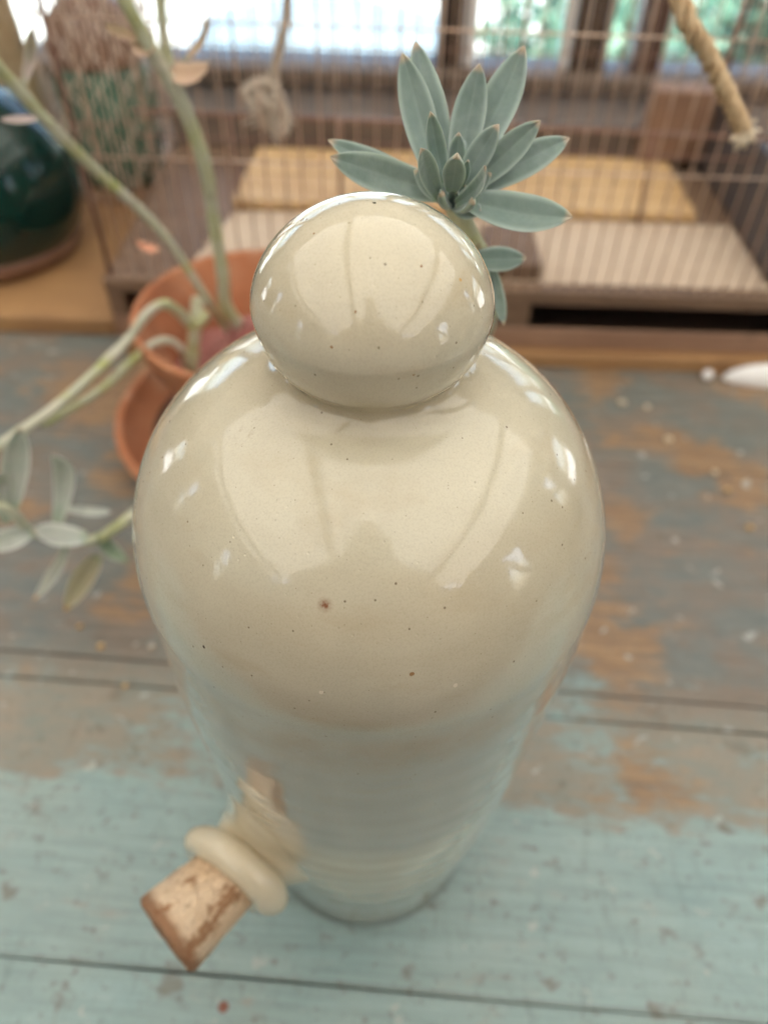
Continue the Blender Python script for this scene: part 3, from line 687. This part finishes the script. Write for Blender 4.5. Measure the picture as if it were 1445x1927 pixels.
twisted(loc([(-.072, .50, ZT - .001), (-.074, .50, .36), (-.079, .50, .263), (-.0963, .50, .205)], cd), .0048, 16, M['paleropes'], 'cord', cd)
twisted(loc([(-.0963, .50, .208), (-.110, .503, .203), (-.117, .504, .196), (-.108, .500, .186), (-.097, .497, .174), (-.088, .496, .172), (-.087, .497, .184), (-.0925, .499, .200), (-.0963, .50, .208)], cd), .0052, 4, M['paleropes'], 'knot', cd)
twisted(loc([(-.106, .499, .200), (-.101, .495, .193), (-.094, .494, .190), (-.093, .496, .182), (-.099, .498, .184), (-.104, .500, .194)], cd), .0045, 2, M['paleropes'], 'knot', cd)

V, F = [], []; rnd = random.Random(4); e = Vector((-.1000, .500, .183)) - cd.location
for _ in range(60):
    d = Vector((rnd.gauss(-.1, .6), rnd.gauss(0, .5), rnd.gauss(-.5, .5))).normalized(); L_ = rnd.uniform(.006, .013); b_ = e + Vector((rnd.gauss(0, .006), rnd.gauss(0, .004), rnd.gauss(.004, .007)))
    tube_data([b_, b_ + d * L_ * .5, b_ + d * L_ + Vector((0, 0, -.001))], .0011, 4, V, F)
obj('frayed_end', mesh('frayed_end', V, F, M['paleropes'], True), cd)

# ------------------------------------------------------------------ succulent
pl = thing('succulent', 'silvery green succulent with a sharp rosette above the bottle and bare arching stems at left', 'plant', (-.10, .322, .08))
def leaf(base, tip, width, mat, curl=.10, thick=.16, roll=0.0, up=None, cup=.12):
    b, t = Vector(base), Vector(tip); ax = (t - b); L_ = ax.length; ax.normalize(); mid = (b + t) / 2
    n = up or ((CAM - mid).normalized() * .85 + Vector((0, 0, .45)))
    n = (n - ax * n.dot(ax)).normalized(); sd_ = ax.cross(n).normalized()
    if roll: q = Matrix.Rotation(roll, 3, ax); n = q @ n; sd_ = q @ sd_
    nt_, ns_ = 12, 8; V, F, A, E = [], [], [], []
    for side in (1, -1):
        for i in range(nt_ + 1):
            u = i / nt_; wv = width * .5 * max(.03, (.40 + .72 * math.sin(math.pi * min(1, u * .90 + .03) ** 1.05) ** .8) * (1 - u ** 6) ** .6) * .98
            c = b + ax * L_ * u + n * L_ * curl * (-4 * u * (1 - u) + .55 * u * u)
            for k in range(ns_ + 1):
                s = -1 + 2 * k / ns_; th = width * thick * (1 - s * s) ** .6 * (1 - .45 * u) if side > 0 else width * thick * 1.35 * (1 - s * s) ** .6 * (1 - .35 * u)
                off = n * (side * th * .5 + cup * wv * 2 * (s * s - .35) * (1 - .5 * u) - (.05 * width * (1 - abs(s)) ** 4 if side > 0 else 0))
                off += n * .035 * width * noise.noise(Vector((u * 5, s * 2, width * 900)))
                V.append(c + sd_ * wv * s + off - Vector(pl.location)); A.append(u); E.append(abs(s))
    W = ns_ + 1; N = (nt_ + 1) * W
    for i in range(nt_):
        for k in range(ns_):
            a = i * W + k; F.append((a, a + W, a + W + 1, a + 1)); F.append((N + a, N + a + 1, N + a + W + 1, N + a + W))
    for i in range(nt_):
        for k, flip in ((0, 0), (ns_, 1)):
            a = i * W + k; q = (a, N + a, N + a + W, a + W); F.append(q if not flip else tuple(reversed(q)))
    for i, flip in ((0, 1), (nt_, 0)):
        for k in range(ns_): a = i * W + k; q = (a, N + a, N + a + 1, a + 1); F.append(tuple(reversed(q)) if flip else q)
    me = mesh('leaf', V, F, mat, True, {'along': A, 'edge': E}); o = obj('leaf', me, pl); sub(o, 1); return o
rnd = random.Random(21)
for i, (b, t, wd) in enumerate(ROSETTE):
    if i == 18: wd *= .7
    small = (Vector(t) - Vector(b)).length < .02
    cu = {9: .10, 14: .12, 15: .06, 8: -.04, 10: .10, 13: .06}.get(i, .03 if small else .05)
    leaf(b, t, wd * 1.0, M['leaf'], curl=cu, thick=.46 if small else .24, roll=(0 if small else rnd.uniform(-.3, .3)), cup=.24)
cr_b = Vector((.0212, .0545, .3165)); rc = random.Random(77)
for k in range(11):                                                 # the crowded young leaves of the heart
    a = k * 2.39996; tilt = .25 + .07 * k; d = Vector((math.cos(a) * math.sin(tilt), math.sin(a) * math.sin(tilt) - .25, math.cos(tilt))).normalized()
    L_ = .0065 + .00075 * k; leaf(cr_b + Vector((math.cos(a), math.sin(a), 0)) * .0012, cr_b + d * L_ + Vector((math.cos(a), math.sin(a), 0)) * .0018, .0034 + .00026 * k, M['leaf'], curl=.06, thick=.5, cup=.2)
for b, t, wd, kd in LEAVES:
    leaf(b, t, wd, M[kd], curl=rnd.uniform(.05, .22), thick=.10, roll=rnd.uniform(-.5, .5), cup=.2)
for key, (pts, r0, r1) in STEMS.items():
    if key == 'A': pts = [(-.098, .330, .066), (-.104, .320, .095)] + pts
    if key == 'B': pts = [(-.108, .325, .075)] + pts
    P = smooth_path(pts, 8); V, F = [], []
    tube_data([p - pl.location for p in P], (lambda u, key=key, r0=r0, r1=r1, k=len(key) * 3.1 + r0 * 999: (r0 + (r1 - r0) * u) * (.82 if key in 'CDAB' else 1) * (1 + .16 * noise.noise(Vector((u * 14, k, 0))) + .09 * noise.noise(Vector((u * 50, k, 3))))), 12, V, F)
    obj('stem', mesh('stem', V, F, M['stem'], True), pl)

# ------------------------------------------------------------------ stoneware bottle

def wheel_thrown(V, amp, f):
    """hand-thrown unevenness: the wall is never quite round"""
    out = []
    for v in V:
        v = Vector(v); a = amp * noise.noise(Vector((v.x * f, v.y * f, v.z * f * 1.3))); rr = math.hypot(v.x, v.y)
        a += .00005 * math.sin(v.z * 430 + 2 * noise.noise(Vector((v.z * 20, 0, 0)))) * min(1, max(0, (.285 - v.z) * 20)) * min(1, rr / .02)
        if rr > 1e-4: v.x *= 1 + a / max(rr, .01); v.y *= 1 + a / max(rr, .01)
        out.append(tuple(v))
    return out
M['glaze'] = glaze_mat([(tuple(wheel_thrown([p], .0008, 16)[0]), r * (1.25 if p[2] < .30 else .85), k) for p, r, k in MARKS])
bt = thing('stoneware_bottle', 'glossy cream stoneware bottle with a round knob top and corked side spout, in the middle', 'bottle', (0, 0, 0))
Rb, rbase, zs, e_, zn, rn, zk, rk, hu, eu, pb = .072, .05143, .23642, 2.0175, .2995, .0179, .3164, .02975, .02455, 1.831, 1.641
def r_body(z): return rbase + (Rb - rbase) * (1 - (1 - min(1, z / zs)) ** pb)
def chaikin(p, n):
    for _ in range(n):
        q = [p[0]]
        for a, b in zip(p, p[1:]): q += [(a[0] * .75 + b[0] * .25, a[1] * .75 + b[1] * .25), (a[0] * .25 + b[0] * .75, a[1] * .25 + b[1] * .75)]
        p = q + [p[-1]]
    return p
body = [(.0005, .003), (rbase - .012, .003), (rbase - .009, .0006), (rbase - .004, .0004), (rbase - .0008, .0025)] + [(r_body(z), z) for z in [.006 + .0092 * k for k in range(26)]]
for k in range(1, 40):
    a = math.pi / 2 * k / 40; z = zs + (zn - .0030 - zs) * math.sin(a) ** (2 / e_); r = rn + (Rb - rn) * math.cos(a) ** (2 / e_)
    if r < .0285: break
    body.append((r, z))
body += [(.0266, .2962), (.0246, .2974)]
neck = [(.0246, .2974), (.0230, .2986), (.0224, .3000)]
knob = [(.0224, .3000), (.0230, .3014), (.0243, .3031), (.0262, .3053), (.0279, .3084), (.0291, .3124)] + [(rk * max(0, math.cos(a)) ** (2 / eu), zk + hu * math.sin(a) ** (2 / eu)) for a in [math.pi / 2 * k / 22 for k in range(0, 22)]] + [(.0004, zk + hu)]
knob = [knob[0]] + [q for q in knob[1:]]
def sm(p): return chaikin(p, 2)
full = sm(body[:]) ; fn = sm(body[-3:] + neck[1:] + knob[1:3]); 
# one continuous profile, split at the neck so that the knob is a part of its own
prof = sm(body + neck[1:] + knob[1:]); cut = min(range(len(prof)), key=lambda i: abs(prof[i][1] - .2990) + (abs(prof[i][0] - .0230) * .5))
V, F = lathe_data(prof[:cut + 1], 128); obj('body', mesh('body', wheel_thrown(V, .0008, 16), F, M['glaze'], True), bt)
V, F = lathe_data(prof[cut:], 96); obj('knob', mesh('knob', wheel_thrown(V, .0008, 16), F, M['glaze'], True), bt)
# side spout
AZ = R(-133.2); ax = Vector((math.cos(AZ), math.sin(AZ), 0)); sdv = Vector((0, 0, 1)).cross(ax); ZS = .0845
V, F = [], []; ns = 64; rows = []
for q in range(13):
    th = math.pi / 2 * q / 12; row = []
    for k in range(ns):
        ph = 2 * math.pi * k / ns; c, s = math.cos(ph), math.sin(ph)
        rho0 = .0450 + .012 * max(0, s) ** 1.5 + .002 * max(0, -s); t_ = q / 12; rho = .0182 + (rho0 - .0182) * (1 - t_) ** 1.5
        x0, z0 = rho0 * c, ZS + rho0 * s; d0 = math.sqrt(max(1e-6, r_body(z0) ** 2 - x0 * x0)) - .0007
        d = d0 + (.0705 - d0) * t_ ** 1.25 - .20 * rho * c * t_ ** 3
        # keep the skirt outside the body wall
        xx, zz = rho * c, ZS + rho * s; dw = math.sqrt(max(1e-6, r_body(zz) ** 2 - xx * xx)) - .0007
        row.append(ax * max(d, dw) + sdv * xx + Vector((0, 0, zz)))
    rows.append(row)
arc = [(.0180 + .0072 * math.cos(a), .0765 + .0068 * math.sin(a)) for a in [R(-115 + 25 * k) for k in range(11)]] + [(.0148, .0762), (.0142, .0715)]
for rho, d in arc: rows.append([ax * (d - .20 * rho * math.cos(2 * math.pi * k / ns) + .0009 * noise.noise(Vector((math.cos(2 * math.pi * k / ns) * 1.8, math.sin(2 * math.pi * k / ns) * 1.8, d * 60)))) + sdv * rho * math.cos(2 * math.pi * k / ns) * (1 + .015 * math.sin(2 * math.pi * k / ns * 2)) + Vector((0, 0, ZS + rho * math.sin(2 * math.pi * k / ns))) for k in range(ns)])
for r_ in rows: V += r_
for i in range(len(rows) - 1):
    for k in range(ns): a = i * ns + k; b = i * ns + (k + 1) % ns; F.append((a, a + ns, b + ns, b))
F = [tuple(reversed(f)) for f in F]
obj('spout', mesh('spout', V, F, M['glaze'], True), bt)

# cork
V, F = lathe_data(sm([(.0004, -.012), (.0120, -.012), (.0132, -.010), (.0141, 0), (.0152, .008), (.0163, .018), (.0171, .0265), (.0172, .0285), (.0163, .0302), (.0145, .0308), (.0004, .0310)]), 48)
V = [tuple(Vector(v) * (1 + .035 * noise.noise(Vector(v) * 130) + .015 * noise.noise(Vector(v) * 420))) for v in V]
ck = obj('cork', mesh('cork', V, F, M['cork'], True)); ck.matrix_world = Matrix.Translation(ax * .0805 + Vector((0, 0, ZS + .0002))) @ Matrix((( sdv.x, 0, ax.x), (sdv.y, 0, ax.y), (0, 1, 0))).to_4x4() @ Matrix.Rotation(R(40), 4, 'Z')
tag(ck, 'tan cork stopper with a dark stained end, stuck in the bottle side spout', 'cork')

# ------------------------------------------------------------------ small things on the table
def blob(name, p, r, m, label, cat, group, seed, flat=.55):
    rnd = random.Random(seed); V = []
    sc3 = (r * rnd.uniform(.8, 1.3), r * rnd.uniform(.7, 1.1), r * flat)
    for v in ICO: V.append((v[0] * sc3[0] * rnd.uniform(.8, 1.1), v[1] * sc3[1] * rnd.uniform(.8, 1.1), (v[2] + .86) * sc3[2]))
    o = obj(name, mesh(name, V, ICF, m, True), loc=(p[0], p[1], .0003)); o.rotation_euler = (0, 0, rnd.uniform(0, 6)); tag(o, label, cat, group); return o
CR = [((.2078, .3685), .0034, 'crumb', 'pale crumb on the table, nearest the cage of the right-hand ones'), ((.2284, .3636), .0032, 'crumb', 'pale crumb just right of the crumb nearest the cage'),
      ((.2370, .3215), .0033, 'crumb', 'pale crumb alone on blue grey paint, midway back at right'), ((.2652, .2833), .0030, 'crumb', 'pale crumb behind the ochre crumb near the right edge'),
      ((.2692, .2631), .0036, 'ochrecrumb', 'ochre crumb near the right edge, largest of the right-hand ones'), ((.2746, .2244), .0032, 'ochrecrumb', 'ochre crumb nearest the front at the right edge'),
      ((-.1721, .1044), .0026, 'ochrecrumb', 'ochre crumb left of the bottle, beside the plank seam'), ((-.1499, .0766), .0025, 'ochrecrumb', 'ochre crumb left of the bottle, nearest the teal plank'),
      ((-.1898, .1188), .0024, 'ochrecrumb', 'ochre crumb below the yellowed leaf at left'), ((-.1400, .1050), .0020, 'crumb', 'tiny pale crumb closest to the bottle on its left')]
for i, (p, r, m, lb) in enumerate(CR): blob('crumb', p, r, M[m], lb, 'crumb', 'crumbs scattered on the table', i)
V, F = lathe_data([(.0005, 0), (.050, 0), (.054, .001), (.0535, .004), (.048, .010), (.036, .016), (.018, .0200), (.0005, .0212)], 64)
V = [(x * (1 + .05 * noise.noise(Vector((x * 40, y * 40, z * 90)))), y * .20, z * (1 + .10 * noise.noise(Vector((x * 30, 3, 0))))) for x, y, z in V]  # flattened white solid standing in for sunlight on the board front
o = obj('sunlit_patch', mesh('sunlit_patch', V, F, M['white'], True), loc=(.3590, .4058, .0003)); o.rotation_euler = (0, 0, -.02); tag(o, 'white solid standing in for a sunlit patch on the cage base board at the right edge', 'patch')
for i, (x, y, r, lb) in enumerate(((.2914, .4080, .0050, 'round clear bead left of the other, by the cage base'), (.3142, .4070, .0045, 'small clear bead between the other bead and the white sunlit-patch solid'))):
    V, F = lathe_data([(max(.0002, r * math.sin(a)), r - r * math.cos(a)) for a in [math.pi * k / 14 for k in range(15)]], 24)
    o = obj('glass_bead', mesh('glass_bead', V, F, M['white'], True), loc=(x, y, .0003)); tag(o, lb, 'bead', 'beads by the cage base')

# ------------------------------------------------------------------ unseen veranda parts, added to shade the table and mirror in the glaze
def added_roof_mat():
    s = NB('added_translucent_roofing'); s.t.nodes.remove(s.b)
    a = s.n('ShaderNodeBsdfTranslucent'); a.inputs[0].default_value = (.66, .65, .61, 1); b = s.n('ShaderNodeBsdfDiffuse'); b.inputs[0].default_value = (.7, .7, .68, 1)
    mx = s.n('ShaderNodeMixShader'); mx.inputs[0].default_value = .22; s.l(a.outputs[0], mx.inputs[1]); s.l(b.outputs[0], mx.inputs[2]); s.l(mx.outputs[0], s.out.inputs[0]); return s.m
M['added_roofing'] = added_roof_mat()
M['cream'] = simple('added_cream_wall_paint', (.50, .44, .36), .8, (.44, .38, .31), 3)
vr = thing('added_roof', 'unseen veranda roof of translucent sheets on dark rafters, added to block and soften daylight', 'roof', (0, -.9, 1.5))
n = 6
for k in range(n):
    x0 = -2.55 + k * .85; box('added_roof_sheet', x0, x0 + .847, -1.75, 2.15, .101, .104, M['added_roofing'], vr, 0)
for x in (-2.1, -.42, 1.26): box('added_rafter', x - .035, x + .035, -1.75, 2.10, 0, .10, M['dark'], vr)  # spaced for the dark bands they mirror in the glaze
for (x, y) in ((-2.45, 1.95), (2.45, 1.95), (-2.45, -1.6), (2.45, -1.6)): box('added_roof_post', x - .05, x + .05, y - .05, y + .05, -2.25, -.001, M['dark'], vr)
hw = thing('added_house_wall', 'added unseen dim cream house wall behind the photographer', 'wall', (0, -2.7, -.75))
box('added_wall_panel', -2.6, 2.6, -.05, .05, 0, 2.24, M['cream'], hw)
def added_side_wall(x, label, openings):  # unseen wall, its openings placed for side light and glints
    t = thing('added_side_wall', label, 'wall', (x, 0, -.75))
    ys = [-2.6] + [v for o in openings for v in o] + [1.05]
    box('wall_board', -.03, .03, -2.6, 1.05, 0, 1.02, M['dark'], t); box('wall_board', -.03, .03, -2.6, 1.05, 1.75, 2.249, M['dark'], t)
    V, F = [], []
    for (a, b) in openings:
        M2 = Matrix.Translation((0, (a + b) / 2, 1.385)) @ Matrix.Rotation(R(38 if x > 0 else -50), 4, 'X'); box_data(-.02, .02, -.05, .05, -.45, .45, .002, V, F, M2)
    obj('glint_brace', mesh('glint_brace', V, F, M['dark']), t)  # diagonals added across the openings to shape the reflected glints
    for i in range(0, len(ys), 2): box('wall_board', -.031, .031, ys[i], ys[i + 1], 1.021, 1.749, M['dark'], t)
added_side_wall(2.3, 'unseen dark board side wall, added with narrow openings for light, right of the table', [(-1.15, -.70), (.55, .75)])
added_side_wall(-2.3, 'unseen dark board side wall, added with narrow openings for light, left of the table', [(-1.12, -.90), (.30, .45)])

# ------------------------------------------------------------------ the person taking the picture, leaning over the table
def person():
    t = thing('person', 'person in a brown shirt and dark trousers holding up a phone over the bottle', 'person', (0, -.62, -.75))
    o_ = Vector(t.location)
    def skin(name, J, E_, mat, lv=2):
        K = list(J); me = bpy.data.meshes.new(name); me.from_pydata([tuple(Vector(J[k][:3]) - o_) for k in K], [(K.index(a), K.index(b)) for a, b in E_], []); me.materials.append(mat)
        o = obj(name, me, t); m = o.modifiers.new('skin', 'SKIN'); m.use_smooth_shade = True
        for i, k in enumerate(K):
            r = J[k][3]; me.skin_vertices[0].data[i].radius = (r[0], r[1]) if isinstance(r, tuple) else (r, r)
        me.skin_vertices[0].data[0].use_root = True; sub(o, lv); return o
    skin('shirt', {'p': (0, -.61, .14, (.155, .115)), 'q': (0, -.605, .25, (.15, .11)), 'w': (0, -.60, .36, (.14, .105)), 'c': (0, -.55, .54, (.165, .12)), 'n': (0, -.50, .66, (.09, .075)), 'nn': (0, -.485, .695, .058), 'sl': (-.165, -.53, .62, .062), 'ml': (-.205, -.47, .53, .056), 'el': (-.225, -.43, .465, .050), 'sr': (.165, -.53, .62, .062), 'mr': (.205, -.47, .53, .056), 'er': (.225, -.43, .465, .050)},
         [('p', 'q'), ('q', 'w'), ('w', 'c'), ('c', 'n'), ('n', 'nn'), ('c', 'sl'), ('sl', 'ml'), ('ml', 'el'), ('c', 'sr'), ('sr', 'mr'), ('mr', 'er')], M['shirt'])
    skin('head', {'nb': (0, -.49, .68, .050), 'n': (0, -.465, .735, .050), 'j': (0, -.435, .79, (.058, .066)), 'f': (0, -.425, .85, (.074, .088)), 'h': (0, -.43, .90, (.072, .085)), 'c': (0, -.435, .935, (.045, .05))}, [('nb', 'n'), ('n', 'j'), ('j', 'f'), ('f', 'h'), ('h', 'c')], M['skin'])
    skin('hair', {'a': (0, -.455, .955, (.060, .068)), 'b': (0, -.49, .91, (.078, .062)), 'c': (0, -.505, .85, (.075, .045)), 'd': (0, -.505, .79, (.06, .03))}, [('a', 'b'), ('b', 'c'), ('c', 'd')], M['hair'])
    skin('trousers', {'p': (0, -.61, .17, (.135, .10)), 'hip': (0, -.61, .07, (.14, .105)), 'hl': (-.078, -.61, -.05, .088), 'kl': (-.09, -.60, -.32, .062), 'al': (-.09, -.63, -.68, .05), 'hr': (.078, -.61, -.05, .088), 'kr': (.09, -.60, -.32, .062), 'ar': (.09, -.63, -.68, .05)},
         [('p', 'hip'), ('hip', 'hl'), ('hl', 'kl'), ('kl', 'al'), ('hip', 'hr'), ('hr', 'kr'), ('kr', 'ar')], M['trousers'])
    for s in (-1, 1):
        skin('arm', {'a': (s * .224, -.435, .470, .042), 'b': (s * .19, -.37, .43, .039), 'w': (s * .095, -.255, .385, .026), 'h': (s * .070, -.228, .385, (.030, .016))}, [('a', 'b'), ('b', 'w'), ('w', 'h')], M['skin'])
        for k, up in enumerate((.022, .008, -.006, -.019)):
            pa = Vector((s * .062, -.221 - .0 * k, .385 + up)); base = Vector((s * .068, -.225, .385 + up * .8))
            L_ = (.9, 1.0, .95, .8)[k]
            skin('finger', {'a': (*base, .0095), 'b': (s * .056, -.208 - .004 * k, .385 + up + .012 * L_, .0085), 'c': (s * .044, -.197 - .004 * k, .386 + up + .016 * L_, .0078), 'd': (s * .034, -.192 - .004 * k, .384 + up + .010, .0068)}, [('a', 'b'), ('b', 'c'), ('c', 'd')], M['skin'], 1)
        skin('thumb', {'a': (s * .072, -.235, .395, .012), 'b': (s * .058, -.236, .412, .0105), 'c': (s * .038, -.228, .416, .009)}, [('a', 'b'), ('b', 'c')], M['skin'], 1)
        V, F = box_data(-.045, .045, -.09, .15, 0, .075, .012); obj('shoe', mesh('shoe', V, F, M['hair']), t, (s * .09, .0, .0005))
M['shirt'] = simple('brown_shirt', (.20, .165, .13), .9, (.15, .125, .10), 30, .3)
M['skin'] = simple('skin', (.42, .25, .17), .5, (.38, .21, .14), 40)
M['hair'] = simple('brown_hair', (.05, .03, .02), .6)
M['trousers'] = simple('dark_trousers', (.05, .06, .08), .9)
person()
ph = thing('phone', 'black phone held up in both hands of the person', 'phone')
cen = CAM - FW * .0075 - UP * .050
ph.matrix_world = Matrix(((RT.x, UP.x, -FW.x, cen.x), (RT.y, UP.y, -FW.y, cen.y), (RT.z, UP.z, -FW.z, cen.z), (0, 0, 0, 1)))
V, F = box_data(-.037, .037, -.078, .078, -.004, .004, .003); obj('case', mesh('case', V, F, M['black']), ph)
V, F = box_data(-.034, .034, -.074, .074, .0042, .0046, 0); obj('screen', mesh('screen', V, F, M['greenglass']), ph)
